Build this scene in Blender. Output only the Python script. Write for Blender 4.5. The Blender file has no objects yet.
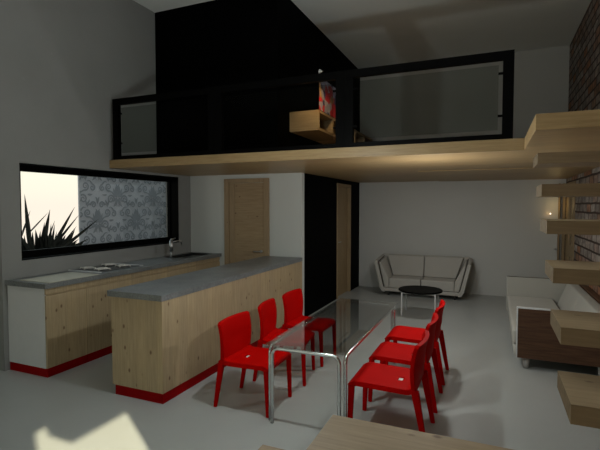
import bpy, bmesh, math, random
from mathutils import Vector, Matrix
random.seed(7)
PI = math.pi
SC = bpy.context.scene
COL = SC.collection

# ------------------------------------------------------------------ key sizes (metres)
XL, XP, XR = -4.58, -2.588, 1.20        # window wall, black partition, brick wall
YK, YB, YLOFT, YBOX = 6.10, 9.22, 4.40, 5.30
ZU, ZF, ZC = 2.19, 2.295, 4.52         # slab underside, slab top, ceiling

# ------------------------------------------------------------------ materials
def new_mat(name):
    m = bpy.data.materials.new(name); m.use_nodes = True
    nt = m.node_tree; nt.nodes.clear()
    out = nt.nodes.new('ShaderNodeOutputMaterial')
    b = nt.nodes.new('ShaderNodeBsdfPrincipled')
    nt.links.new(b.outputs[0], out.inputs[0])
    return m, nt, b, out
def N(nt, t, **kw):
    n = nt.nodes.new(t)
    for k, v in kw.items(): setattr(n, k, v)
    return n
def L(nt, a, b): nt.links.new(a, b)
def ramp(nt, src, stops):
    r = N(nt, 'ShaderNodeValToRGB'); e = r.color_ramp.elements
    while len(e) < len(stops): e.new(0.5)
    for el, (p, c) in zip(e, stops):
        el.position = p; el.color = (*c, 1)
    L(nt, src, r.inputs[0]); return r.outputs[0]
def mixc(nt, f, a, b, mode='MIX'):
    m = N(nt, 'ShaderNodeMix', data_type='RGBA', blend_type=mode)
    for i, v in ((0, f), (6, a), (7, b)):
        if hasattr(v, 'links'): L(nt, v, m.inputs[i])
        elif isinstance(v, (int, float)): m.inputs[i].default_value = v
        else: m.inputs[i].default_value = (*v, 1)
    return m.outputs[2]
def math_(nt, op, a, b=None):
    m = N(nt, 'ShaderNodeMath', operation=op)
    for i, v in ((0, a), (1, b)):
        if v is None: continue
        if hasattr(v, 'links'): L(nt, v, m.inputs[i])
        else: m.inputs[i].default_value = v
    return m.outputs[0]
def coords(nt, scale=(1, 1, 1), rot=(0, 0, 0)):
    tc = N(nt, 'ShaderNodeTexCoord'); mp = N(nt, 'ShaderNodeMapping')
    mp.inputs['Scale'].default_value = scale; mp.inputs['Rotation'].default_value = rot
    L(nt, tc.outputs['Object'], mp.inputs[0]); return mp.outputs[0]
def noise(nt, v, s, d=4, r=.55):
    n = N(nt, 'ShaderNodeTexNoise'); n.inputs['Scale'].default_value = s
    n.inputs['Detail'].default_value = d; n.inputs['Roughness'].default_value = r
    L(nt, v, n.inputs['Vector']); return n.outputs[0]
def bump(nt, b, h, s=.2, d=.01):
    n = N(nt, 'ShaderNodeBump'); n.inputs['Strength'].default_value = s; n.inputs['Distance'].default_value = d
    L(nt, h, n.inputs['Height']); L(nt, n.outputs[0], b.inputs['Normal'])

def plain(name, col, rough=.5, metal=0, var=.06, spec=.5, scale=9):
    m, nt, b, o = new_mat(name)
    v = coords(nt)
    n = noise(nt, v, scale)
    c = ramp(nt, n, [(.25, tuple(x*(1-var) for x in col)), (.75, tuple(min(1, x*(1+var)) for x in col))])
    L(nt, c, b.inputs['Base Color'])
    b.inputs['Roughness'].default_value = rough; b.inputs['Metallic'].default_value = metal
    b.inputs['Specular IOR Level'].default_value = spec
    return m
def plaster(name, col, speck=True, rough=.85, var=.05):
    m, nt, b, o = new_mat(name)
    v = coords(nt)
    c = ramp(nt, noise(nt, v, 1.3, 5), [(.3, tuple(x*(1-var) for x in col)), (.7, tuple(x*(1+var) for x in col))])
    if speck:
        s = ramp(nt, noise(nt, coords(nt, (1, 1, 1)), 14, 3, .7), [(.66, (0, 0, 0)), (.74, (1, 1, 1))])
        c = mixc(nt, math_(nt, 'MULTIPLY', s, .22), c, tuple(min(1, x*1.4) for x in col))
    L(nt, c, b.inputs['Base Color']); b.inputs['Roughness'].default_value = rough
    b.inputs['Specular IOR Level'].default_value = .25
    bump(nt, b, noise(nt, v, 40), .12, .004)
    return m
def wood(name, lo, hi, grain='Z', board='Y', bw=.14, knots=True, rough=.55, knot=(.10, .045, .02), kn=.035):
    """Boards run along `grain`, are counted along `board`."""
    m, nt, b, o = new_mat(name)
    tc = N(nt, 'ShaderNodeTexCoord'); sp = N(nt, 'ShaderNodeSeparateXYZ'); L(nt, tc.outputs['Object'], sp.inputs[0])
    idx = math_(nt, 'FLOOR', math_(nt, 'DIVIDE', sp.outputs[board], bw))
    wn = N(nt, 'ShaderNodeTexWhiteNoise', noise_dimensions='1D'); L(nt, idx, wn.inputs['W'])
    off = N(nt, 'ShaderNodeCombineXYZ')
    for a in 'XYZ': L(nt, math_(nt, 'MULTIPLY', wn.outputs[0], 7.3), off.inputs[a])
    add = N(nt, 'ShaderNodeVectorMath', operation='ADD'); L(nt, tc.outputs['Object'], add.inputs[0]); L(nt, off.outputs[0], add.inputs[1])
    mp = N(nt, 'ShaderNodeMapping'); L(nt, add.outputs[0], mp.inputs[0])
    sc = {'X': [.07, 1, 1], 'Y': [1, .07, 1], 'Z': [1, 1, .07]}[grain]
    mp.inputs['Scale'].default_value = sc
    g = noise(nt, mp.outputs[0], 55, 6, .6)
    c = ramp(nt, g, [(.3, lo), (.7, hi)])
    tint = ramp(nt, wn.outputs[0], [(0, (.93, .93, .93)), (1, (1.05, 1.04, 1.0))])
    c = mixc(nt, 1.0, c, tint, 'MULTIPLY')
    if knots:
        mk = N(nt, 'ShaderNodeMapping'); L(nt, add.outputs[0], mk.inputs[0])
        mk.inputs['Scale'].default_value = {'X': [.62, 1, 1], 'Y': [1, .62, 1], 'Z': [1, 1, .62]}[grain]
        vo = N(nt, 'ShaderNodeTexVoronoi'); vo.inputs['Scale'].default_value = 9; L(nt, mk.outputs[0], vo.inputs['Vector'])
        k = ramp(nt, vo.outputs['Distance'], [(kn, (1, 1, 1)), (kn*2.6, (0, 0, 0))])
        c = mixc(nt, math_(nt, 'MULTIPLY', k, .8), c, knot)
    fr = math_(nt, 'FRACT', math_(nt, 'DIVIDE', sp.outputs[board], bw))
    ln = ramp(nt, fr, [(0, (1, 1, 1)), (.025, (0, 0, 0))])
    c = mixc(nt, math_(nt, 'MULTIPLY', ln, .28), c, tuple(x*.4 for x in lo))
    L(nt, c, b.inputs['Base Color']); b.inputs['Roughness'].default_value = rough
    b.inputs['Specular IOR Level'].default_value = .3
    bump(nt, b, g, .08, .002)
    return m
def glass(name, tint=(1, 1, 1), refl=.5, edge=1.5):
    m, nt, b, o = new_mat(name); nt.nodes.remove(b)
    t = N(nt, 'ShaderNodeBsdfTransparent'); t.inputs[0].default_value = (*tint, 1)
    g = N(nt, 'ShaderNodeBsdfGlossy'); g.inputs['Roughness'].default_value = .02
    f = N(nt, 'ShaderNodeLayerWeight'); f.inputs[0].default_value = .5
    p5 = math_(nt, 'POWER', f.outputs['Facing'], 5.0)
    mx = N(nt, 'ShaderNodeMixShader')
    L(nt, math_(nt, 'MULTIPLY', math_(nt, 'ADD', .045, math_(nt, 'MULTIPLY', p5, .9)), refl), mx.inputs[0]); L(nt, t.outputs[0], mx.inputs[1]); L(nt, g.outputs[0], mx.inputs[2])
    L(nt, mx.outputs[0], o.inputs[0]); return m
def emit(name, col, s):
    m, nt, b, o = new_mat(name)
    b.inputs['Base Color'].default_value = (*col, 1)
    b.inputs['Emission Color'].default_value = (*col, 1); b.inputs['Emission Strength'].default_value = s
    return m
def granite(name, a, b_):
    m, nt, b, o = new_mat(name)
    v = coords(nt)
    c = ramp(nt, noise(nt, v, 70, 3, .7), [(.32, a), (.68, b_)])
    c = mixc(nt, .35, c, ramp(nt, noise(nt, v, 6, 4), [(.3, a), (.7, b_)]))
    L(nt, c, b.inputs['Base Color']); b.inputs['Roughness'].default_value = .38
    return m
def brick(name):
    m, nt, b, o = new_mat(name)
    tc = N(nt, 'ShaderNodeTexCoord'); sp = N(nt, 'ShaderNodeSeparateXYZ'); L(nt, tc.outputs['Object'], sp.inputs[0])
    cb = N(nt, 'ShaderNodeCombineXYZ'); L(nt, sp.outputs['Y'], cb.inputs['X']); L(nt, sp.outputs['Z'], cb.inputs['Y'])
    nz = N(nt, 'ShaderNodeTexNoise'); nz.inputs['Scale'].default_value = 3; L(nt, cb.outputs[0], nz.inputs['Vector'])
    wob = N(nt, 'ShaderNodeVectorMath', operation='MULTIPLY_ADD'); L(nt, nz.outputs['Color'], wob.inputs[0])
    wob.inputs[1].default_value = (.04, .03, 0); L(nt, cb.outputs[0], wob.inputs[2])
    bt = N(nt, 'ShaderNodeTexBrick'); L(nt, wob.outputs[0], bt.inputs['Vector'])
    bt.inputs['Scale'].default_value = 1; bt.inputs['Brick Width'].default_value = .27; bt.inputs['Row Height'].default_value = .125
    bt.inputs['Mortar Size'].default_value = .015; bt.inputs['Mortar Smooth'].default_value = .25
    bt.inputs['Color1'].default_value = (0, 0, 0, 1); bt.inputs['Color2'].default_value = (1, 1, 1, 1); bt.inputs['Mortar'].default_value = (.5, .5, .5, 1)
    per = ramp(nt, bt.outputs['Color'], [(0, (.30, .27, .25)), (.3, (.42, .39, .36)), (.48, (.28, .16, .10)), (.58, (.34, .32, .31)), (.76, (.38, .17, .08)), (.86, (.28, .26, .25)), (1, (.20, .17, .15))])
    pat = ramp(nt, noise(nt, cb.outputs[0], 9, 5, .7), [(.35, (.45, .42, .40)), (.65, (1.15, 1.1, 1.05))])
    c = mixc(nt, 1.0, per, pat, 'MULTIPLY')
    c = mixc(nt, bt.outputs['Fac'], c, (.05, .03, .022))
    L(nt, c, b.inputs['Base Color']); b.inputs['Roughness'].default_value = .9
    inv = math_(nt, 'SUBTRACT', 1.0, bt.outputs['Fac'])
    bump(nt, b, math_(nt, 'ADD', inv, math_(nt, 'MULTIPLY', noise(nt, cb.outputs[0], 22), .5)), .8, .02)
    return m
def artwork(name):
    m, nt, b, o = new_mat(name)
    v = coords(nt, (1, 2.6, 3.2))
    vo = N(nt, 'ShaderNodeTexVoronoi'); vo.inputs['Scale'].default_value = 3.4; L(nt, v, vo.inputs['Vector'])
    sep = N(nt, 'ShaderNodeSeparateColor'); L(nt, vo.outputs['Color'], sep.inputs[0])
    r = N(nt, 'ShaderNodeValToRGB'); r.color_ramp.interpolation = 'CONSTANT'
    e = r.color_ramp.elements
    st = [(0, (.30, .30, .42)), (.32, (.50, .01, .02)), (.5, (.42, .44, .56)), (.66, (.03, .04, .14)), (.8, (.45, .01, .02)), (.92, (.35, .22, .10))]
    while len(e) < len(st): e.new(.5)
    for el, (p, c) in zip(e, st): el.position = p; el.color = (*c, 1)
    L(nt, sep.outputs[0], r.inputs[0]); L(nt, r.outputs[0], b.inputs['Base Color']); b.inputs['Roughness'].default_value = .4
    return m

M = dict(
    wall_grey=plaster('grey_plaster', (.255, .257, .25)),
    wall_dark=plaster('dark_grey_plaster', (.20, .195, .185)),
    wall_white=plaster('white_paint', (.55, .575, .56), speck=False, var=.02),
    wall_living=plaster('pale_grey_paint', (.58, .585, .565), speck=False, var=.02),
    ceiling=plaster('ceiling_paint', (.86, .89, .88), speck=False, var=.02),
    black=plain('black_lacquer', (.0010, .0010, .0011), .6, spec=.02),
    black_metal=plain('black_metal', (.0012, .0012, .0012), .5, spec=.04),
    floor=plain('polished_screed', (.375, .392, .382), .32, var=.05, spec=.45, scale=1.2),
    slab=wood('slab_oak', (.32, .215, .10), (.46, .325, .165), 'X', 'Y', .22, knots=False, rough=.42),
    slab_front=wood('tread_pine', (.26, .185, .108), (.36, .265, .16), 'X', 'Y', .16, kn=.05),
    pine=wood('pine_boards', (.345, .262, .157), (.465, .36, .225), 'Z', 'Y', .11, kn=.055),
    pine_x=wood('pine_boards_end', (.345, .262, .157), (.465, .36, .225), 'Z', 'X', .11, kn=.055),
    end_grain=plain('end_grain', (.17, .125, .075), .8, var=.25, spec=.1, scale=40),  # end grain, also darkened to offset strong lamp light on the tread ends
    door=wood('door_pine', (.28, .20, .12), (.38, .28, .17), 'Z', 'X', .3, kn=.03),
    door_h=wood('door_pine_horizontal', (.27, .19, .11), (.38, .28, .17), 'X', 'Z', .2, kn=.05),
    door_y=wood('door_pine_side', (.28, .20, .11), (.38, .28, .16), 'Z', 'Y', .3, kn=.03),
    walnut=wood('walnut', (.055, .025, .013), (.12, .062, .035), 'X', 'Z', .3, knots=False),
    granite=granite('grey_granite', (.09, .097, .10), (.235, .25, .255)),
    red_plinth=plain('red_laminate', (.26, .001, .002), .5, spec=.05),
    red=plain('red_plastic', (.42, .001, .0004), .6, var=.02, spec=.03),
    white_panel=plain('white_laminate', (.60, .61, .62), .5, var=.02),
    chrome=plain('chrome', (.66, .67, .66), .16, 1, var=.02),
    steel=plain('brushed_steel', (.55, .56, .57), .32, 1),
    darksteel=plain('dark_steel', (.10, .10, .10), .35, 1),
    fabric=plaster('linen_fabric', (.46, .445, .41), speck=False, rough=.95),
    fabric_w=plaster('pale_fabric', (.42, .415, .38), speck=True, rough=.95),
    piping=plain('dark_piping', (.06, .05, .04), .8),
    foot=plain('grey_foot', (.45, .44, .42), .5),
    glass=glass('clear_glass', (.97, .985, .975), 1.9),
    rail_glass=glass('smoked_glass', (.80, .82, .80), .10),
    win_glass=glass('window_glass', (.99, .99, .99), .0),
    brick=brick('brick'),
    brown=plain('brown_brick', (.20, .12, .08), .9, var=.3),
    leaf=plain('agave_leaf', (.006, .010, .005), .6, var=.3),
    terrace=plain('terrace_stone', (.30, .29, .27), .9),
    pot=plain('black_planter', (.01, .01, .01), .6),
    damask=plain('damask_ground', (.80, .82, .88), .8, var=.03),
    damask_dark=plain('damask_pattern', (.43, .46, .51), .8, var=.05),
    beige=plain('pale_board', (.46, .44, .36), .6),
    bright=plain('white_skirting', (.75, .75, .74), .5),
    grate=plain('cream_enamel', (.62, .60, .55), .5, var=.15),
    bulb=emit('warm_bulb', (1, .80, .55), 3),
    art=artwork('abstract_print'),
)

# ------------------------------------------------------------------ mesh helpers
class MB:
    def __init__(s): s.bm = bmesh.new()
    def box(s, x0, x1, y0, y1, z0, z1, mi=0):
        vs = [s.bm.verts.new((x, y, z)) for z in (z0, z1) for y in (y0, y1) for x in (x0, x1)]
        for f in ((0, 2, 3, 1), (4, 5, 7, 6), (0, 1, 5, 4), (2, 6, 7, 3), (0, 4, 6, 2), (1, 3, 7, 5)):
            s.bm.faces.new([vs[i] for i in f]).material_index = mi
        return s
    def prism(s, poly, axis, a, b, mi=0):
        """poly: 2D points in the other two axes (order kept), extruded along axis from a to b."""
        def P(p, t):
            return {'X': (t, p[0], p[1]), 'Y': (p[0], t, p[1]), 'Z': (p[0], p[1], t)}[axis]
        A = [s.bm.verts.new(P(p, a)) for p in poly]; B = [s.bm.verts.new(P(p, b)) for p in poly]
        n = len(poly)
        s.bm.faces.new(A).material_index = mi; s.bm.faces.new(B[::-1]).material_index = mi
        for i in range(n):
            s.bm.faces.new([A[i], B[i], B[(i+1) % n], A[(i+1) % n]]).material_index = mi
        return s
    def tube(s, pts, r, seg=10, mi=0, caps=True):
        pts = [Vector(p) for p in pts]; rings = []
        rr = r if isinstance(r, (list, tuple)) else [r]*len(pts)
        up = None
        for i, p in enumerate(pts):
            t = (pts[min(i+1, len(pts)-1)] - pts[max(i-1, 0)]).normalized()
            if up is None:
                up = Vector((0, 0, 1)) if abs(t.z) < .9 else Vector((1, 0, 0))
            a = (up - t*up.dot(t)).normalized(); b = t.cross(a); up = a
            rings.append([s.bm.verts.new(p + (a*math.cos(2*PI*k/seg) + b*math.sin(2*PI*k/seg))*rr[i]) for k in range(seg)])
        for q in range(len(rings)-1):
            for k in range(seg):
                f = s.bm.faces.new([rings[q][k], rings[q][(k+1) % seg], rings[q+1][(k+1) % seg], rings[q+1][k]])
                f.smooth = True; f.material_index = mi
        if caps: s.bm.faces.new(rings[0][::-1]); s.bm.faces.new(rings[-1])
        return s
    def loft(s, sections, mi=0, smooth=True):
        """closed sections (lists of points, same count) joined and capped"""
        R = [[s.bm.verts.new(p) for p in sec] for sec in sections]
        n = len(R[0])
        for a, b in zip(R, R[1:]):
            for i in range(n):
                f = s.bm.faces.new([a[i], a[(i+1) % n], b[(i+1) % n], b[i]]); f.smooth = smooth; f.material_index = mi
        s.bm.faces.new(R[0][::-1]).material_index = mi; s.bm.faces.new(R[-1]).material_index = mi
        return s
    def sheet(s, fn, nu, nv, th, hole=None, mi=0):
        """thick sheet from fn(u,v)->point, thickness along the local normal"""
        P = [[Vector(fn(i/nu, j/nv)) for j in range(nv+1)] for i in range(nu+1)]
        def nrm(i, j):
            a = P[min(i+1, nu)][j]-P[max(i-1, 0)][j]; b = P[i][min(j+1, nv)]-P[i][max(j-1, 0)]
            n = a.cross(b); return n.normalized() if n.length > 1e-9 else Vector((0, 0, 1))
        T = [[s.bm.verts.new(P[i][j]+nrm(i, j)*th/2) for j in range(nv+1)] for i in range(nu+1)]
        B = [[s.bm.verts.new(P[i][j]-nrm(i, j)*th/2) for j in range(nv+1)] for i in range(nu+1)]
        cells = {(i, j) for i in range(nu) for j in range(nv) if not (hole and hole(i, j))}
        for (i, j) in cells:
            f = s.bm.faces.new([T[i][j], T[i+1][j], T[i+1][j+1], T[i][j+1]]); f.smooth = True
            f = s.bm.faces.new([B[i][j], B[i][j+1], B[i+1][j+1], B[i+1][j]]); f.smooth = True
            for (di, dj, a, b) in ((-1, 0, (i, j), (i, j+1)), (1, 0, (i+1, j+1), (i+1, j)), (0, -1, (i+1, j), (i, j)), (0, 1, (i, j+1), (i+1, j+1))):
                if (i+di, j+dj) not in cells:
                    s.bm.faces.new([T[a[0]][a[1]], T[b[0]][b[1]], B[b[0]][b[1]], B[a[0]][a[1]]])
        return s
    def build(s, name, mats, parent=None, bevel=0, seg=2, sub=0, origin=None, flat=False):
        bmesh.ops.recalc_face_normals(s.bm, faces=s.bm.faces)
        if origin is not None:
            bmesh.ops.translate(s.bm, verts=s.bm.verts, vec=-Vector(origin))
        me = bpy.data.meshes.new(name); s.bm.to_mesh(me); s.bm.free()
        for m in (mats if isinstance(mats, (list, tuple)) else [mats]): me.materials.append(m)
        o = bpy.data.objects.new(name, me); COL.objects.link(o)
        if origin is not None and parent is None: o.location = origin
        if parent is not None: o.parent = parent
        if bevel:
            b = o.modifiers.new('bevel', 'BEVEL'); b.width = bevel; b.segments = seg; b.limit_method = 'ANGLE'; b.angle_limit = math.radians(50)
            for p in me.polygons: p.use_smooth = True
            w = o.modifiers.new('wn', 'WEIGHTED_NORMAL'); w.keep_sharp = True
        if sub:
            u = o.modifiers.new('sub', 'SUBSURF'); u.levels = sub; u.render_levels = sub
        return o
def tag(o, label=None, cat=None, group=None, kind=None):
    if label: o['label'] = label
    if cat: o['category'] = cat
    if group: o['group'] = group
    if kind: o['kind'] = kind
    return o
def thing(name, loc, label, cat, group=None, kind=None):
    e = bpy.data.objects.new(name, None); e.location = loc; e.empty_display_size = .1
    COL.objects.link(e); return tag(e, label, cat, group, kind)
def copy_tree(o, parent=None):
    c = o.copy(); COL.objects.link(c); c.parent = parent
    for ch in [x for x in bpy.data.objects if x.parent == o]: copy_tree(ch, c)
    return c
def bx(*a, **k): return MB().box(*a, **k)
def S(o, label, cat): return tag(o, label, cat, kind='structure')

# ------------------------------------------------------------------ the room shell
RX0, RY0 = -6.6, -3.2            # left recess and rear of the room, behind the camera
S(bx(RX0, XR+.25, RY0-.2, 3.16, -.2, 0).box(XL-.25, XR+.25, 3.16, YB+.2, -.2, 0).build('floor', M['floor']), 'pale grey polished floor running through the whole room', 'floor')
S(bx(RX0-.2, XR+.25, RY0-.2, 3.18, ZC, ZC+.2).box(XL-.25, XR+.25, 3.18, YB+.2, ZC, ZC+.2).build('ceiling', M['ceiling']), 'flat light grey ceiling high above the loft', 'ceiling')
# window wall: opening y 3.19-5.79, z 1.12-2.155
WY0, WY1, WZ0, WZ1 = 3.19, 5.79, 1.12, 2.155
w = bx(XL-.25, XL, 2.98, WY0, 0, ZC); w.box(XL-.25, XL, WY1, YB+.2, 0, ZC)
w.box(XL-.25, XL, WY0, WY1, 0, WZ0); w.box(XL-.25, XL, WY0, WY1, WZ1, ZC)
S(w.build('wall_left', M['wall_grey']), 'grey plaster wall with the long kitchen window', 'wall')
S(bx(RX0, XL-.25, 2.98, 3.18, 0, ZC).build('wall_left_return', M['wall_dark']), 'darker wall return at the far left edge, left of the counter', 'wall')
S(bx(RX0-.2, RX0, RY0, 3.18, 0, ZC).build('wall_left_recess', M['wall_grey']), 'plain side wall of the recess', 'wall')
S(bx(XL, XR, YB, YB+.2, 0, ZC).build('wall_back', M['wall_living']), 'pale grey far wall behind the sofas and above the loft', 'wall')
S(bx(XL, XP-.1, YK, YK+.1, 0, ZU).build('wall_kitchen', M['wall_white']), 'white wall closing the kitchen with the pine door', 'wall')
# black partition below the loft, with the doorway y 7.72-8.58
DY0, DY1, DZ = 7.72, 8.58, 2.115
w = bx(XP-.1, XP, YK+.1, DY0, 0, ZU); w.box(XP-.1, XP, DY1, YB, 0, ZU); w.box(XP-.1, XP, DY0, DY1, DZ, ZU)
S(w.build('wall_partition', M['black']), 'black partition wall with a pine door, under the loft', 'wall')
S(bx(XP-.1, XP, YK, YK+.1, 0, ZU).build('wall_partition_end', M['wall_white']), 'white painted end of the partition', 'wall')
S(bx(XL, XP, YBOX, YBOX+.1, ZF, ZC).box(XP-.1, XP, YBOX+.1, YB, ZF, ZC).build('wall_loft', M['black']), 'black room enclosure standing on the loft up to the ceiling', 'wall')
# brick wall with the glazed door (y 8.2-9.02) and the sun window behind the camera
GY0, GY1, GZ = 8.22, 9.06, 2.10
T = XR+.25
w = MB()
w.box(XR, T, GY1, YB+.2, 0, ZC); w.box(XR, T, GY0, GY1, GZ, ZC); w.box(XR, T, .16, GY0, 0, ZC)
w.box(XR, T, -.52, .157, 2.334, ZC); w.box(XR, T, -.775, -.52, 2.546, ZC); w.box(XR, T, RY0, -.775, 0, ZC); w.box(XR, T, -.775, .157, 0, .35)
S(w.build('wall_right', M['brick']), 'rough grey and orange brick wall on the right', 'wall')
w = bx(RX0, -5.4, RY0-.2, RY0, 0, ZC); w.box(-.6, XR+.25, RY0-.2, RY0, 0, ZC); w.box(-5.4, -.6, RY0-.2, RY0, 2.6, ZC); w.box(-5.4, -.6, RY0-.2, RY0, 0, .3)
S(w.build('wall_rear', M['wall_grey']), 'rear wall with a wide window, behind the camera', 'wall')
S(bx(XL, XR, YLOFT, YB, ZU, ZF).box(.248, XR, 3.293, YLOFT, ZU, ZF).build('floor_loft', M['slab'], bevel=.003), 'thick pale wooden loft floor slab with landing above the stairs', 'loft floor')
S(bx(-.97, XR, 6.45, YB-.001, ZU-.009, ZU-.001).build('trim_1', M['slab'], bevel=.003), 'lower wooden panel under the loft near the far wall', 'ceiling panel')
S(bx(XP+.001, XR-.001, YB-.02, YB-.001, ZF+.001, ZF+.12).build('baseboard_loft', M['bright']), 'white skirting board at the foot of the upstairs far wall', 'baseboard')

S(bx(T+1.0, T+1.1, 7.4, 10, 0, 2.7).box(T+.001, T+1.0, 7.4, 7.5, 0, 2.7).box(T+.001, T+1.0, 9.9, 10, 0, 2.7).box(T+.001, T+1.1, 7.4, 10, 2.7, 2.8).box(T+.001, T+1.1, 7.4, 10, -.1, 0).build('wall_sun_block', M['wall_dark']), 'dim hallway box added behind the glazed door to block the sun', 'backdrop')  # closed box added so no sun comes in through the door glass

# kitchen window
wn = thing('window_1', (XL-.15, (WY0+WY1)/2, WZ0), 'long horizontal kitchen window in a black frame', 'window', kind='structure')
O = wn.location.copy()
D = .15
f = bx(XL-D, XL-.002, WY0, WY1, WZ1-.012, WZ1-.001); f.box(XL-D, XL-.002, WY0, WY1, WZ0+.001, WZ0+.012)
f.box(XL-D, XL-.002, WY0+.001, WY0+.013, WZ0+.012, WZ1-.012); f.box(XL-D, XL-.002, WY1-.013, WY1-.001, WZ0+.012, WZ1-.012)
f.box(XL-D-.05, XL-D, WY0+.001, WY1-.001, WZ1-.075, WZ1-.001); f.box(XL-D-.05, XL-D, WY0+.001, WY1-.001, WZ0+.001, WZ0+.085)
f.box(XL-D-.05, XL-D, WY0+.001, WY0+.07, WZ0+.085, WZ1-.075); f.box(XL-D-.05, XL-D, WY1-.03, WY1-.001, WZ0+.085, WZ1-.075)
f.build('window_frame', M['black_metal'], wn, origin=O)
bx(XL-D-.03, XL-D-.024, WY0+.07, WY1-.03, WZ0+.085, WZ1-.075).build('window_pane', M['win_glass'], wn, origin=O)

# windows behind the camera
def frame_yz(x, y0, y1, z0, z1, b, d, mat, name, parent, O):
    f = bx(x, x+d, y0, y1, z0, z0+b); f.box(x, x+d, y0, y1, z1-b, z1); f.box(x, x+d, y0, y0+b, z0+b, z1-b); f.box(x, x+d, y1-b, y1, z0+b, z1-b)
    return f.build(name, mat, parent, origin=O)
def frame_xz(y, x0, x1, z0, z1, b, d, mat, name, parent, O):
    f = bx(x0, x1, y, y+d, z0, z0+b); f.box(x0, x1, y, y+d, z1-b, z1); f.box(x0, x0+b, y, y+d, z0+b, z1-b); f.box(x1-b, x1, y, y+d, z0+b, z1-b)
    return f.build(name, mat, parent, origin=O)

# doors
def lever(parent, O, p, ax, out, s=.11):
    """lever handle: p plate centre, ax direction of the lever, out outward normal"""
    p, ax, out = Vector(p), Vector(ax), Vector(out)
    m = MB(); m.tube([p+out*.002, p+out*.008], .024, 14); m.tube([p+out*.006, p+out*.045, p+out*.05+ax*.012, p+out*.05+ax*s], .009, 10)
    return m.build('door_handle', M['steel'], parent, origin=O)
d = thing('door_1', (-3.545, YK, 0), 'pine door of horizontal boards in the white kitchen wall', 'door', kind='structure'); O = d.location.copy()
X0, X1 = -3.915, -3.12
m = bx(X0, X0+.085, YK-.03, YK-.001, 0.001, 2.125); m.box(X1-.085, X1, YK-.03, YK-.001, 0.001, 2.125); m.box(X0+.085, X1-.085, YK-.03, YK-.001, 2.06, 2.125)
m.build('door_frame', M['door'], d, bevel=.003, origin=O)
bx(X0+.087, X1-.087, YK-.014, YK-.001, .008, 2.057).build('door_leaf', M['door_h'], d, origin=O)
bx(X0+.10, X0+.19, YK-.02, YK-.0145, .02, 2.045).build('door_stile', M['door'], d, origin=O)
lever(d, O, (X1-.14, YK-.014, 1.0), (-1, 0, 0), (0, -1, 0))
d = thing('door_2', (XP, 8.15, 0), 'narrow pine door set in the black partition', 'door', kind='structure'); O = d.location.copy()
m = bx(XP-.1, XP+.012, DY0+.001, DY0+.06, .001, DZ-.001); m.box(XP-.1, XP+.012, DY1-.05, DY1-.001, .001, DZ-.001); m.box(XP-.1, XP+.012, DY0+.06, DY1-.05, DZ-.05, DZ-.001)
m.build('door_frame', M['door_y'], d, bevel=.003, origin=O)
bx(XP-.085, XP-.05, DY0+.062, DY1-.052, .006, DZ-.052).build('door_leaf', M['door_y'], d, origin=O)
lever(d, O, (XP-.05, DY0+.14, 1.03), (0, 1, 0), (1, 0, 0))
d = thing('door_3', (XR, 8.64, 0), 'half glazed pine door in the brick wall beside the far corner', 'door', kind='structure'); O = d.location.copy()
m = bx(XR-.012, XR+.1, GY0+.001, GY0+.07, .001, GZ-.001); m.box(XR-.012, XR+.1, GY1-.05, GY1-.001, .001, GZ-.001); m.box(XR-.012, XR+.1, GY0+.07, GY1-.05, GZ-.06, GZ-.001)
m.build('door_frame', M['door_y'], d, bevel=.003, origin=O)
lf = frame_yz(XR-.01, GY0+.072, GY1-.052, .006, GZ-.062, .20, .05, M['door_y'], 'door_leaf', d, O)
bx(XR-.01, XR+.04, GY0+.272, GY1-.252, .86, 1.06).build('lock_rail', M['door_y'], d, origin=O)
bx(XR+.01, XR+.016, GY0+.272, GY1-.252, .206, .86).box(XR+.01, XR+.016, GY0+.272, GY1-.252, 1.06, GZ-.262).build('door_pane', M['glass'], d, origin=O)
bx(XR-.12, XR-.10, YB-.09, YB-.002, .002, GZ).box(XR-.055, XR-.012, YB-.075, YB-.002, .002, GZ).build('door_lining', M['door_y'], d, origin=O)
lever(d, O, (XR-.121, YB-.05, .93), (0, -1, 0), (-1, 0, 0))

# ------------------------------------------------------------------ kitchen
KX0, KX1 = XL+.005, -4.014
ys = [3.03, 3.51, 4.16, 4.81, 5.46, 6.092]
kl = ['white end panelled pine base cabinet nearest the camera, under the window', 'pine base cabinet under the cooktop, second from the near end',
      'pine base cabinet third from the near end under the window worktop', 'pine base cabinet under the tap, half hidden by the island', 'pine base cabinet in the kitchen corner by the white wall']
for i in range(5):
    y0, y1 = ys[i]+.0008, ys[i+1]-.0008
    k = thing('base_cabinet', ((KX0+KX1)/2, (y0+y1)/2, 0), kl[i], 'cabinet', 'pine base cabinets along the window wall'); O = k.location.copy()
    bx(KX0, KX1-.02, y0+(.012 if i == 0 else 0), y1, .09, .888).build('body', M['pine_x'], k, origin=O)
    bx(KX1-.019, KX1, y0, y1-.0015, .092, .815).build('door', M['pine'], k, bevel=.0015, origin=O)
    bx(KX1-.019, KX1-.003, y0, y1, .828, .888).build('top_rail', M['pine'], k, origin=O)
    bx(KX0, KX1-.004, y0+.003, y1, .001, .0895).build('plinth', M['red_plinth'], k, origin=O)
    if i == 0: tag(bx(KX0, KX1-.0205, y0-.004, y0+.011, .0905, .888).build('end_panel', M['white_panel'], k, origin=O), 'white end panel')
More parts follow.
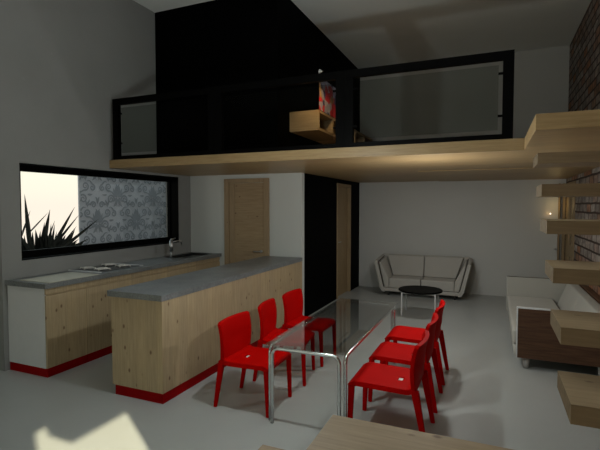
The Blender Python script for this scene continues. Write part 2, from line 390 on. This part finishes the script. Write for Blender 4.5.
# worktop with the cut-out of the sink
sy0, sy1, sx0, sx1 = 5.30, 5.98, -4.46, -4.10
m = bx(KX0, -3.985, 3.003, sy0, .8895, .94); m.box(KX0, -3.985, sy1, 6.095, .8895, .94); m.box(KX0, sx0, sy0, sy1, .8895, .94); m.box(sx1, -3.985, sy0, sy1, .8895, .94)
tag(m.build('worktop', M['granite'], bevel=0), 'grey granite worktop under the window along the wall', 'worktop')
m = bx(sx0+.002, sx1-.002, sy0+.002, sy1-.002, .905, .909)
m.box(sx0-.012, sx1+.012, sy0-.012, sy0+.003, .9405, .943).box(sx0-.012, sx1+.012, sy1-.003, sy1+.012, .9405, .943).box(sx0-.012, sx0+.003, sy0, sy1, .9405, .943).box(sx1-.003, sx1+.012, sy0, sy1, .9405, .943)
m.box(sx0+.001, sx0+.004, sy0, sy1, .905, .941).box(sx1-.004, sx1-.001, sy0, sy1, .905, .941).box(sx0, sx1, sy0+.001, sy0+.004, .905, .941).box(sx0, sx1, sy1-.004, sy1-.001, .905, .941)
tag(m.build('kitchen_sink', M['darksteel']), 'dark metal sink let into the worktop beside the tap', 'sink')
tp = thing('kitchen_tap', (-4.27, 5.22, .94), 'tall steel kitchen tap with side lever below the window corner', 'tap'); O = tp.location.copy()
m = MB(); m.tube([O+Vector((0, 0, .001)), O+Vector((0, 0, .10))], .013, 12).tube([O+Vector((0, 0, .10)), O+Vector((0, 0, .26))], .026, 14)
m.build('tap_body', M['steel'], tp, origin=O)
MB().tube([O+Vector((0, 0, .235)), O+Vector((.03, .10, .25)), O+Vector((.03, .19, .235)), O+Vector((.03, .20, .19))], .011, 10).build('spout', M['steel'], tp, origin=O)
MB().tube([O+Vector((0, 0, .262)), O+Vector((0, 0, .275)), O+Vector((.02, .07, .29))], [.02, .014, .006], 10).build('lever', M['steel'], tp, origin=O)
# cooktop
ck = thing('cooktop', (-4.33, 4.08, .9405), 'low gas cooktop with cream grates and steel edge strips on the worktop', 'cooktop'); O = ck.location.copy()
bx(-4.56, -4.10, 3.76, 4.40, .9405, .946).build('plate', M['darksteel'], ck, bevel=.002, origin=O)
for y in (3.745, 4.40): bx(-4.57, -4.06, y, y+.02, .9405, .952).build('edge_strip', M['white_panel'], ck, bevel=.002, origin=O)
for (x, y) in ((-4.45, 3.92), (-4.22, 3.92), (-4.45, 4.24), (-4.22, 4.24)):
    g = MB()
    for a in range(4): 
        c, s_ = math.cos(a*PI/2+.4), math.sin(a*PI/2+.4)
        g.tube([(x+c*.02, y+s_*.02, .962), (x+c*.09, y+s_*.09, .962), (x+c*.095, y+s_*.095, .947)], .007, 6)
    g.tube([(x+.06*math.cos(t*PI/8), y+.06*math.sin(t*PI/8), .962) for t in range(17)], .007, 6)
    g.build('pan_support', M['grate'], ck, origin=O)
    MB().tube([(x, y, .946), (x, y, .956)], .032, 14).build('burner', M['darksteel'], ck, origin=O)
tag(bx(-4.42, -3.987, 3.05, 3.66, .9405, .947).build('cutting_board', M['beige'], bevel=.002), 'flat beige board at the near end of the window worktop', 'board')
# island
ik = thing('kitchen_island', (-2.85, 4.56, 0), 'long pine clad kitchen island on a red plinth', 'kitchen island'); O = ik.location.copy()
IX0, IX1, IY0 = -3.135, -2.566, 3.006
bx(IX0, IX1, IY0+.02, YK-.035, .09, .888).build('body', M['pine'], ik, origin=O)
bx(IX0, IX1, IY0, IY0+.0195, .09, .888).build('end_panel', M['pine_x'], ik, origin=O)
bx(IX0+.03, IX1-.003, IY0+.003, YK-.035, .001, .0895).build('plinth', M['red_plinth'], ik, origin=O)
tag(bx(-3.178, -2.562, 3.0, YK-.034, .8885, .94).build('island_worktop', M['granite'], bevel=0), 'grey granite worktop lying on the pine island', 'worktop')

# ------------------------------------------------------------------ chairs: +Y is the front, origin on the floor between the legs
def make_chair():
    root = thing('dining_chair', (0, 0, 0), 'red moulded plastic chair', 'chair', 'red dining chairs at the glass table')
    W, SD = .47, .425
    def seat(u, v):                      # u across, v from back to front
        x = (u-.5)*(W-.02); y = -.215+v*SD
        z = .388 - .016*math.sin(PI*v)*(1-(2*u-1)**4) + .010*v - .028*max(0, (v-.86)/.14)**2
        z += .02*max(0, (.12-v)/.12)**2
        return (x, y, z)
    MB().sheet(seat, 23, 26, .034, hole=lambda i, j: 10 <= i <= 12 and j in (6, 7)).build('seat', M['red'], root)
    def back(u, v):                      # v from the seat up
        uu = 2*u-1
        w = (W-.012)/2*(1+.065*math.sin(PI*v*.6))
        x = uu*w
        zt = .388+.343*v
        zt -= .016*max(0, (abs(uu)-.86)/.14)**2*v**3
        y = -.217 + .012*math.sin(PI*v) - .014*v**4 - .040*(1-uu*uu)*min(1, v*2.2)*.9
        return (x, y, zt)
    MB().sheet(back, 20, 16, .024).build('backrest', M['red'], root)
    def leg(top, bot, a, b):
        t, q = Vector(top), Vector(bot)
        secs = []
        for k in range(5):
            f = k/4; p = t.lerp(q, f); h = (a*(1-f)+b*f)/2; hx = h*.8
            c = [(-1, -1), (1, -1), (1, 1), (-1, 1)]
            secs.append([(p.x+hx*i, p.y+h*j, p.z) for i, j in c])
        return MB().loft(secs, smooth=False)
    for s in (-1, 1):
        leg((s*.213, .195, .385), (s*.213, .208, .001), .042, .030).build('leg', M['red'], root, bevel=.006)
    for s in (-1, 1):
        leg((s*.213, -.222, .41), (s*.213, -.292, .001), .050, .030).build('leg', M['red'], root, bevel=.006)
    tag(bx(-.036, .036, -.112, -.080, .352, .3905).build('lit_slot_fill', M['grate'], root, bevel=.003), 'small pale fill in the seat slot, in place of lit floor below')  # pale colour stands in for the lit floor behind an open slot
    return root
c0 = make_chair()
spots = [(-1.838, 3.36, -PI/2), (-1.845, 4.02, -PI/2+.17), (-1.838, 4.60, -PI/2), (-.722, 3.365, PI/2), (-.722, 3.975, PI/2), (-.722, 4.60, PI/2)]
lab = ['red plastic chair nearest the camera on the island side of the glass table', 'middle red plastic chair on the island side of the glass table',
       'farthest red plastic chair on the island side, in front of the black wall', 'nearest red plastic chair on the sofa side, just behind the wooden landing',
       'middle red plastic chair on the sofa side of the glass table', 'farthest red plastic chair on the sofa side, in front of the round coffee table']
for i, (x, y, r) in enumerate(spots):
    o = c0 if i == 0 else copy_tree(c0)
    o.location = (x, y, 0); o.rotation_euler = (0, 0, r); o['label'] = lab[i]
    if i > 2: o.scale = (1, 1.1, 1)

# ------------------------------------------------------------------ dining table
TX0, TX1, TY0, TY1, TZ = -1.605, -.965, 3.075, 4.965, .612
tb = thing('dining_table', ((TX0+TX1)/2, (TY0+TY1)/2, 0), 'rectangular glass dining table on bent chrome tube frames', 'table'); O = tb.location.copy()
m = bx(TX0-.012, TX1+.012, TY0-.012, TY1+.012, TZ, TZ+.012)
m.build('table_top', M['glass'], tb, bevel=.003, origin=O)
def ubend(a, b, z, R=.055, r=.0145):
    a, b = Vector(a), Vector(b); dr = (b-a).normalized(); up = Vector((0, 0, 1)); pts = [a+up*.001, a+up*(z-R)]
    for k in range(1, 7):
        t = k/6*PI/2; pts.append(a+up*(z-R+R*math.sin(t))+dr*(R-R*math.cos(t)))
    n = 6
    for k in range(0, 7):
        t = k/6*PI/2; pts.append(b+up*(z-R+R*math.cos(t))-dr*(R-R*math.sin(t)))
    pts.append(b+up*.001)
    return MB().tube(pts, r, 12)
zc_ = TZ-.0155
ubend((TX0+.045, TY0+.01, 0), (TX1-.045, TY0+.01, 0), zc_).build('end_frame', M['chrome'], tb, origin=O)
ubend((TX0+.045, TY1-.01, 0), (TX1-.045, TY1-.01, 0), zc_).build('end_frame', M['chrome'], tb, origin=O)
ubend((TX0+.01, TY0+.045, 0), (TX0+.01, TY1-.045, 0), zc_).build('side_frame', M['chrome'], tb, origin=O)
ubend((TX1-.01, TY0+.045, 0), (TX1-.01, TY1-.045, 0), zc_).build('side_frame', M['chrome'], tb, origin=O)

# ------------------------------------------------------------------ sofas
def cushion(m, x0, x1, y0, y1, z0, z1): return m.box(x0, x1, y0, y1, z0, z1)
def sofa_far():
    s = thing('sofa', (-1.2, 8.75, 0), 'pale linen two-seat sofa with flared sides against the far wall', 'sofa', 'pale fabric sofas'); O = s.location.copy()
    yf, yb = 8.43, 9.09
    bx(-1.88, -.52, yf+.02, yb-.06, .075, .145).build('base', M['fabric'], s, bevel=.02, origin=O)
    # flared side shells (outer), one mesh per side
    for sg, nm in ((-1, 0), (1, 1)):
        cx = -1.2
        P = [(cx+sg*.66, .065), (cx+sg*.715, .075), (cx+sg*.76, .15), (cx+sg*.872, .645), (cx+sg*.85, .665), (cx+sg*.81, .65), (cx+sg*.695, .175), (cx+sg*.66, .14)]
        # side slopes up a little towards the back
        secs = []
        for y, k in ((yf, 0), (yb, .05)):
            secs.append([(x, y, z+(k if z > .5 else 0)) for x, z in P])
        MB().loft(secs, smooth=False).build('side_shell', M['fabric'], s, bevel=.008, origin=O)
        Q = [(cx+sg*.59, .15), (cx+sg*.675, .15), (cx+sg*.785, .64), (cx+sg*.745, .635), (cx+sg*.60, .335)]
        secs = [[(x, y, z+(k if z > .5 else 0)) for x, z in Q] for y, k in ((yf+.035, -.02), (yb-.1, .05))]
        MB().loft(secs, smooth=False).build('arm_cushion', M['fabric'], s, bevel=.015, origin=O)
        MB().tube([(cx+sg*.685, yf+.02, .16), (cx+sg*.795, yf+.02, .635), (cx+sg*.795, yb-.1, .695)], .007, 6).build('piping', M['piping'], s, origin=O)
    m = MB(); m.prism([(yb-.14, .08), (yb-.03, .08), (yb, .73), (yb-.06, .735)], 'X', -1.2-.83, -1.2+.83)
    for v in m.bm.verts:
        if v.co.z < .3: v.co.x = -1.2+(v.co.x+1.2)*.82
    m.build('back_shell', M['fabric'], s, bevel=.012, origin=O)
    for a, b in ((-1.79, -1.205), (-1.195, -.61)):
        bx(a, b, yf+.025, yb-.20, .147, .335).build('seat_cushion', M['fabric'], s, bevel=.022, seg=3, origin=O)
        m = MB(); m.prism([(yb-.26, .336), (yb-.12, .336), (yb-.065, .725), (yb-.15, .725)], 'X', a, b)
        for v in m.bm.verts:
            if v.co.z > .6: v.co.x = -1.2+(v.co.x+1.2)*(1.22 if abs(v.co.x+1.2) > .3 else 1)
        m.build('back_cushion', M['fabric'], s, bevel=.02, seg=3, origin=O)
    for x in (-1.8, -.6):
        for y in (yf+.08, yb-.15): MB().tube([(x, y, .076), (x, y, .001)], [.022, .016], 10).build('foot', M['darksteel'], s, origin=O)
sofa_far()
def sofa_side():
    s = thing('sofa', (.7, 6.3, 0), 'pale sofa with a dark walnut end panel against the brick wall', 'sofa', 'pale fabric sofas'); O = s.location.copy()
    y0, y1, x0, x1 = 5.14, 7.40, .25, 1.185
    tag(bx(x0+.013, x1, y0, y0+.03, .12, .637).build('end_panel', M['walnut'], s, origin=O), 'dark walnut end panel')
    bx(x0, x1, y0-.002, y0+.033, .638, .652).box(x0, x0+.0125, y0-.002, y0+.033, .12, .638).build('edge_band', M['white_panel'], s, origin=O)
    bx(x0+.02, x1, y0+.034, y0+.13, .13, .60).build('near_arm_cushion', M['fabric_w'], s, bevel=.02, origin=O)
    bx(x0-.02, x1, y0+.034, y1-.10, .13, .21).build('base', M['fabric_w'], s, bevel=.02, origin=O)
    MB().prism([(x0-.035, .14), (x1-.12, .14), (x1-.12, .655), (x0-.035, .655)], 'Y', y1-.10, y1).build('far_arm', M['fabric_w'], s, bevel=.01, origin=O)
    bx(x0-.036, x1-.12, y1-.10, y1-.09, .655, .662).build('piping', M['piping'], s, origin=O)
    bx(x0-.03, x1-.36, y0+.14, (y0+y1)/2, .212, .375).build('seat_cushion', M['fabric_w'], s, bevel=.03, seg=3, origin=O)
    bx(x0-.03, x1-.36, (y0+y1)/2+.004, y1-.105, .212, .375).build('seat_cushion', M['fabric_w'], s, bevel=.03, seg=3, origin=O)
    for a, b in ((y0+.14, (y0+y1)/2-.002), ((y0+y1)/2+.002, y1-.16)):
        MB().prism([(x1-.355, .212), (x1-.13, .212), (x1-.08, .63), (x1-.20, .63)], 'Y', a, b).build('back_cushion', M['fabric_w'], s, bevel=.02, origin=O)
    MB().prism([(x1-.11, .13), (x1, .13), (x1, .64), (x1-.07, .64)], 'Y', y0+.131, y1-.101).build('back_shell', M['walnut'], s, bevel=.006, origin=O)
    for x in (x0+.10, x1-.16):
        for y in (y0+.07, y1-.2): MB().tube([(x, y, .12), (x, y, .03), (x, y, .001)], [.040, .028, .024], 12).build('foot', M['foot'], s, origin=O)
sofa_side()
# ------------------------------------------------------------------ coffee table
ct = thing('coffee_table', (-1.02, 7.17, 0), 'round black coffee table on slim silver legs before the far sofa', 'coffee table'); O = ct.location.copy()
m = MB(); m.tube([(O.x, O.y, .370), (O.x, O.y, .373), (O.x, O.y, .393), (O.x, O.y, .396)], [.33, .335, .335, .33], 48); m.build('table_top', M['black_metal'], ct, origin=O)
for sx in (-1, 1):
    for sy in (-1, 1):
        bx(O.x+sx*.25-.011, O.x+sx*.25+.011, O.y+sy*.20-.011, O.y+sy*.20+.011, .001, .369).build('leg', M['white_panel'], ct, origin=O)
m = bx(O.x-.239, O.x+.239, O.y-.21, O.y-.19, .345, .369); m.box(O.x-.239, O.x+.239, O.y+.19, O.y+.21, .345, .369)
m.box(O.x-.26, O.x-.24, O.y-.188, O.y+.188, .345, .369).box(O.x+.24, O.x+.26, O.y-.188, O.y+.188, .345, .369)
m.build('rail', M['white_panel'], ct, origin=O)

# ------------------------------------------------------------------ stairs
tr = [(3.087, 2.022, 'topmost floating pine tread just under the loft landing'), (2.801, 1.820, 'second floating pine tread from the top, at the height of the glazed door head'),
      (2.508, 1.628, 'third floating pine tread from the top, seen almost edge on'), (2.220, 1.430, 'fourth floating pine tread from the top, before the side sofa'),
      (1.951, 1.237, 'fifth floating pine tread from the top, crossing the walnut sofa panel'), (1.683, 1.048, 'lowest floating pine tread at the right edge, above bare floor')]
t0 = bx(0, XR-.249, 0, .33, -.066, 0).build('stair_tread', [M['slab_front'], M['end_grain']])
for p in t0.data.polygons:
    if abs(p.normal.x) > .9: p.material_index = 1
for i, (y, z, l) in enumerate(tr):
    o = t0 if i == 0 else t0.copy()
    if i: COL.objects.link(o)
    o.location = (.248, y, z); tag(o, l, 'stair tread', 'floating pine stair treads')
tag(bx(-.58, XR-.001, .62, 1.69, .79, .857).build('stair_landing', M['slab_front'], bevel=.002), 'wide pine stair landing filling the bottom of the picture', 'landing')
tag(bx(-.90, XR-.001, .62, 1.688, .60, .666).build('stair_tread', M['slab_front'], bevel=.002), 'low pine tread peeking out below the landing at the bottom edge', 'stair tread', 'floating pine stair treads')

# ------------------------------------------------------------------ loft railing: three framed glass panels
rl = ['left glass railing panel, ending at the window wall', 'middle glass railing panel in front of the black enclosure', 'right glass railing panel before the upstairs far wall']
xs = [-4.515, -2.958, -1.401, .157]
for i in range(3):
    a, b = xs[i]+.001, xs[i+1]-.001
    r = thing('railing_panel', ((a+b)/2, YLOFT+.03, ZF), rl[i], 'railing', 'glass railing panels on the loft edge'); O = r.location.copy()
    y0, y1 = YLOFT+.004, YLOFT+.056
    z1 = ZF+.775; fb = .09
    m = bx(a, b, y0, y1, ZF+.001, ZF+.045); m.box(a, b, y0, y1, z1-.075, z1); m.box(a, a+fb, y0, y1, ZF+.045, z1-.075); m.box(b-fb, b, y0, y1, ZF+.045, z1-.075)
    m.build('frame', M['black_metal'], r, origin=O)
    bx(a+fb+.035, b-fb-.035, YLOFT+.026, YLOFT+.034, ZF+.085, z1-.115).build('glass_pane', M['rail_glass'], r, origin=O)
    for (px, pz) in ((a+fb, ZF+.2), (a+fb, z1-.2), (b-fb-.037, ZF+.2), (b-fb-.037, z1-.2)):
        bx(px, px+.037, YLOFT+.022, YLOFT+.038, pz, pz+.02).build('glass_clip', M['black_metal'], r, origin=O)

# ------------------------------------------------------------------ loft shelf, print, glint fitting
sh = thing('wall_shelf', (-2.36, 6.4, 2.72), 'open pine box shelf hung on the black wall of the loft', 'shelf'); O = sh.location.copy()
sx0_, sx1_, ya, yb_, za, zb = XP+.001, -2.157, 5.67, 8.60, 2.72, 2.99
m = bx(sx0_, sx1_, ya, yb_, zb-.035, zb); m.box(sx0_, sx1_, ya, yb_, za, za+.035)
m.box(sx0_, sx1_, ya, ya+.035, za+.035, zb-.035); m.box(sx0_, sx1_, yb_-.035, yb_, za+.035, zb-.035); m.box(sx0_, sx0_+.02, ya+.035, yb_-.035, za+.035, zb-.035)
m.build('case', M['slab_front'], sh, origin=O)
for y in (6.25, 6.83, 7.41, 7.99): bx(sx0_+.021, sx1_, y, y+.03, za+.0355, zb-.0355).build('divider', M['slab_front'], sh, origin=O)
pr_ = thing('picture', (-2.17, 6.05, 2.991), 'small red white and blue print standing on the loft shelf', 'picture'); O = pr_.location.copy()
bx(-2.172, -2.165, 5.69, 6.55, 2.991, 3.45).build('backing', M['black'], pr_, origin=O)
bx(-2.1648, -2.162, 5.70, 6.54, 3.0, 3.44).build('print', M['art'], pr_, origin=O)
pl = thing('picture_glint', (-2.587, 5.76, 3.46), 'tiny pale glint above the print, shown as a made-up fitting on an arm', 'lamp'); O = pl.location.copy()  # made-up fitting for a small pale glint
MB().tube([(XP+.001, 5.76, 3.46), (-2.3, 5.66, 3.47), (-2.07, 5.47, 3.44)], .005, 8).build('arm', M['black_metal'], pl, origin=O)
MB().tube([(-2.07, 5.45, 3.45), (-2.05, 5.465, 3.41)], [.008, .035], 12).build('glint_cone', M['bright'], pl, origin=O)

# ------------------------------------------------------------------ little wall spot by the glazed door
wl = thing('wall_lamp', (.96, YB, 1.56), 'tiny glowing lamp on the far wall beside the glazed door', 'lamp'); O = wl.location.copy()
MB().tube([(.96, YB-.001, 1.56), (.96, YB-.02, 1.56)], .012, 12).build('mount', M['steel'], wl, origin=O)
MB().tube([(.96, YB-.021, 1.56), (.96, YB-.035, 1.56), (.96, YB-.042, 1.56)], [.011, .011, .004], 12).build('bulb', M['bulb'], wl, origin=O)

# ------------------------------------------------------------------ outside the kitchen window
S(bx(-9.5, RX0-.2, 3.2, 12, -.25, -.05).box(RX0-.2, XL-.251, 3.2, 12, -.25, -.05).build('floor_terrace', M['terrace']), 'stone terrace outside the kitchen window', 'terrace')
def damask():
    sc_ = thing('garden_screen', (-6.02, 6.19, -.05), 'grey damask patterned screen outside the kitchen window', 'screen'); O = sc_.location.copy()
    y0, y1, z0, z1 = 5.14, 7.23, -.049, 3.1
    m = bx(-6.02, -6.0, y0, y1, z0, z1, mi=0)
    X = [-5.9995]
    def stroke(pts, ws):
        X[0] += .000012
        prev = None; n = len(pts)
        for i in range(n):
            p = Vector(pts[i]); q = Vector(pts[min(i+1, n-1)])-Vector(pts[max(i-1, 0)])
            if q.length < 1e-6: continue
            nn = Vector((-q.y, q.x)).normalized()*ws[i]/2
            A, B = p+nn, p-nn
            if prev:
                quad = [prev[0], A, B, prev[1]]
                if all(y0+.005 < v.x < y1-.005 and z0+.01 < v.y < z1-.01 for v in quad):
                    try:
                        top = [m.bm.verts.new((X[0], v.x, v.y)) for v in quad]
                        m.bm.faces.new(top).material_index = 1
                    except ValueError: pass
            prev = (A, B)
    def spiral(cx, cy, r, turns, a0, sgn, mir, w=.030, tail=None):
        pts, ws = [], []; n = int(22*turns)
        if tail:
            pass
        for i in range(n+1):
            f = i/n; a = a0+sgn*f*turns*2*PI; rr = r*(1-.85*f)
            x, y = cx+rr*math.cos(a), cy+rr*math.sin(a)
            pts.append((x, y)); ws.append(w*(1-.45*f))
        if tail:
            tx, ty = tail; x0_, y0_ = pts[0]
            pre = [(tx+(x0_-tx)*k/8, ty+(y0_-ty)*k/8+.03*math.sin(PI*k/8)) for k in range(8)]
            pts = pre+pts; ws = [w*(.3+.7*k/8) for k in range(8)]+ws
        return pts, ws
    def leaf(cx, cy, L_, a, w):
        pts, ws = [], []
        for i in range(9):
            f = i/8; aa = a+.35*f
            pts.append((cx+L_*f*math.cos(aa), cy+L_*f*math.sin(aa))); ws.append(w*math.sin(PI*(.12+.86*f)))
        return pts, ws
    motif = []
    motif.append(leaf(0, .0, .22, PI/2-.17, .06))
    for k, (a, l) in enumerate(((.35, .20), (.75, .17), (1.15, .14))):
        motif.append(leaf(.012, -.01+.0*k, l, PI/2-a-.1, .045))
    motif.append(leaf(.01, -.05, .16, -PI/2+.25, .05)); motif.append(leaf(.02, -.03, .15, -PI/2+.8, .04))
    motif.append(spiral(.155, -.055, .075, 1.6, PI, -1, 0, tail=(.02, -.18)))
    motif.append(spiral(.20, .15, .065, 1.5, -PI/2, 1, 0, tail=(.06, -.02)))
    motif.append(spiral(.085, .28, .055, 1.5, 0, 1, 0, tail=(.21, .24)))
    motif.append(spiral(.10, -.30, .055, 1.4, PI/2, 1, 0, tail=(.20, -.2)))
    motif.append(leaf(.20, .26, .10, .9, .03)); motif.append(leaf(.24, .02, .10, -.3, .035)); motif.append(leaf(.22, -.14, .10, .6, .03)); motif.append(leaf(.0, .30, .12, PI/2, .04))
    PW, PH = .87, .86
    for a in range(-2, 4):
        for half in (0, 1):
            for b in range(-1, 5):
                ox = 5.93+(a+.5*half)*PW; oz = .15+(b+.5*half)*PH
                for pts, ws in motif:
                    for s_ in (1, -1):
                        stroke([(ox+s_*x, oz+y) for x, y in pts], ws)
    m.bm.normal_update()
    me = bpy.data.meshes.new('panel')
    bmesh.ops.translate(m.bm, verts=m.bm.verts, vec=-O); m.bm.to_mesh(me); m.bm.free()
    me.materials.append(M['damask']); me.materials.append(M['damask_dark'])
    o = bpy.data.objects.new('panel', me); COL.objects.link(o); o.parent = sc_
    for y in (y0+.2, y1-.3): bx(-6.07, -6.0205, y, y+.04, -.049, 3.1).build('post', M['steel'], sc_, origin=O)
damask()
tag(bx(-6.2, -5.95, 7.26, 8.6, -.049, 3.2).build('brick_pier', M['brown']), 'strip of brown brick pier beside the patterned screen outside', 'pier')
ag = thing('agave_plant', (-5.32, 4.05, -.05), 'dark spiky agave silhouetted outside the left of the kitchen window', 'plant'); O = ag.location.copy()
MB().tube([(-5.32, 4.02, -.049), (-5.32, 4.02, .55), (-5.32, 4.02, .57)], [.17, .26, .27], 24).build('planter', M['pot'], ag, origin=O)
def blade(m, b, t, w):
    b, t = Vector(b), Vector(t); ax = (t-b); n = 7; secs = []
    side = ax.cross(Vector((1, 0, 0))).normalized(); out = side.cross(ax).normalized()
    for k in range(n+1):
        f = k/n; p = b+ax*f + Vector((0, 0, .03*math.sin(PI*f)*0)); ww = w*(.75+.5*f if f < .3 else .9*(1-((f-.3)/.7)**1.5)+.01)/1.0
        secs.append([p+side*ww/2, p+out*ww*.18, p-side*ww/2, p-out*ww*.10])
    m.loft(secs, smooth=False)
leaves = [((-5.3, 3.807, 1.15), (-5.33, 3.77, 1.853), .075), ((-5.2, 3.611, 1.3), (-5.23, 3.771, 1.649), .03), ((-5.35, 4.0, 1.1), (-5.38, 4.153, 1.659), .085),
 ((-5.25, 3.75, 1.36), (-5.28, 4.053, 1.621), .022), ((-5.4, 4.06, 1.1), (-5.43, 4.262, 1.509), .04), ((-5.3, 4.06, 1.08), (-5.33, 4.498, 1.692), .065),
 ((-5.4, 4.15, 1.1), (-5.43, 4.655, 1.584), .045), ((-5.2, 4.10, 1.1), (-5.23, 4.439, 1.43), .045), ((-5.1, 3.95, 1.06), (-5.13, 4.724, 1.521), .055),
 ((-5.15, 4.10, 1.08), (-5.18, 4.60, 1.25), .045), ((-5.3, 3.75, 1.1), (-5.33, 3.60, 1.62), .05), ((-5.1, 3.70, 1.1), (-5.13, 3.45, 1.5), .05)]
for i in range(70):
    a = random.uniform(-.9, .9); y = 3.98+a*.42; h = random.uniform(.16, .42)*(1-.55*abs(a))
    x = -5.35+random.uniform(-.2, .2)
    leaves.append(((x, y-.1*a, 1.02), (x+random.uniform(-.1, .1), y+a*.22, 1.10+h), random.uniform(.05, .09)))
for b, t, w_ in leaves:
    m = MB(); blade(m, b, t, w_)
    # the blade carries on down into the heart of the plant
    bb = Vector(b); heart = Vector((-5.32, 4.02, .57)); m.tube([heart+(bb-heart)*.02, heart.lerp(bb, .5)+Vector((0, 0, -.02)), bb+Vector((0, 0, .01))], [.02, w_*.42, w_*.40], 6)
    m.build('leaf', M['leaf'], ag, origin=O)

# ------------------------------------------------------------------ camera
cam = bpy.data.cameras.new('camera'); co = bpy.data.objects.new('camera', cam); COL.objects.link(co); SC.camera = co
cam.sensor_width = 36; cam.sensor_fit = 'HORIZONTAL'; cam.lens = 448.44/600*36; cam.clip_start = .05; cam.clip_end = 200
co.location = (0, 0, 1.70)
co.rotation_euler = (math.radians(90-2.428), 0, math.radians(23.212))

# ------------------------------------------------------------------ light
wd = bpy.data.worlds.new('sky'); SC.world = wd; wd.use_nodes = True; nt = wd.node_tree; nt.nodes.clear()
out = N(nt, 'ShaderNodeOutputWorld'); bg = N(nt, 'ShaderNodeBackground'); L(nt, bg.outputs[0], out.inputs[0])
tc = N(nt, 'ShaderNodeTexCoord'); sp = N(nt, 'ShaderNodeSeparateXYZ'); L(nt, tc.outputs['Generated'], sp.inputs[0])
c = ramp(nt, sp.outputs['Z'], [(0, (1.0, .90, .76)), (.03, (1.0, .95, .78)), (.07, (1.0, .98, .80)), (.12, (.86, .97, .82)), (.5, (.60, .76, .80))])
L(nt, c, bg.inputs[0]); bg.inputs[1].default_value = 1.05
def point(loc, w_, col, r=.03):
    l = bpy.data.lights.new('point_light', 'POINT'); l.energy = w_; l.color = col; l.shadow_soft_size = r
    o = bpy.data.objects.new('point_light', l); o.location = loc; COL.objects.link(o)
point((-1.42, 2.93, 2.11), 46, (.93, 1, .97), .03)      # table light
point((-.62, 4.78, 1.55), 27, (1, 1, .95), .03)        # light under the loft edge
ul = bpy.data.lights.new('ceiling_fill', 'AREA'); ul.shape = 'DISK'; ul.size = .5; ul.energy = 26; ul.color = (.96, 1, 1)
uo = bpy.data.objects.new('ceiling_fill', ul); uo.location = (-1.0, 2.7, 3.25); uo.rotation_euler = (PI, 0, 0); COL.objects.link(uo)   # unseen upward fill added to brighten the ceiling
point((.9, -.8, 2.9), 4, (.96, 1, 1), .35)           # weak unseen fill added behind the camera
sl = bpy.data.lights.new('shelf_fill', 'SPOT'); sl.energy = 26; sl.color = (1, .62, .26); sl.spot_size = math.radians(75); sl.spot_blend = .6; sl.shadow_soft_size = .02  # unseen warm spot added to gild the loft shelf
so_ = bpy.data.objects.new('shelf_fill', sl); so_.location = (-1.86, 5.36, 3.36); COL.objects.link(so_)
so_.rotation_euler = (Vector((-2.16, 5.85, 2.86))-so_.location).to_track_quat('-Z', 'Y').to_euler()
dl = bpy.data.lights.new('loft_fill', 'AREA'); dl.shape = 'DISK'; dl.size = .3; dl.energy = 9; dl.color = (1, 1, .96)
do = bpy.data.objects.new('loft_fill', dl); do.location = (-.75, 6.9, ZU-.02); COL.objects.link(do)   # unseen fill added to brighten the floor under the loft      
point((.93, YB-.07, 1.56), .06, (1, .55, .2), .01)
point((1.02, YB-.20, 1.72), .45, (1, .72, .30), .02)  # unseen warm fill added to gild the door lining
sn = bpy.data.lights.new('sun', 'SUN'); sn.energy = 12; sn.angle = math.radians(.6); sn.color = (1, .90, .62)
so = bpy.data.objects.new('sun', sn); COL.objects.link(so)
so.rotation_euler = Vector((-.56, .37, -.312)).to_track_quat('-Z', 'Y').to_euler()
for loc, rot, sx, sy in (((-3.0, RY0-.1, 1.45), (-PI/2, 0, PI), 4.8, 2.3), ((XR+.12, -.31, 1.45), (0, PI/2, 0), 2.2, .93), ((XL-.2, 4.49, 1.64), (0, -PI/2, 0), 1.03, 2.6)):
    pl_ = bpy.data.lights.new('portal', 'AREA'); pl_.shape = 'RECTANGLE'; pl_.size = sx; pl_.size_y = sy; pl_.cycles.is_portal = True
    po = bpy.data.objects.new('portal', pl_); po.location = loc; po.rotation_euler = rot; COL.objects.link(po)

SC.view_settings.view_transform = 'Standard'; SC.view_settings.look = 'None'; SC.view_settings.gamma = 1; SC.view_settings.use_curve_mapping = False
SC.view_settings.exposure = 0
SC.cycles.max_bounces = 8; SC.cycles.transparent_max_bounces = 16
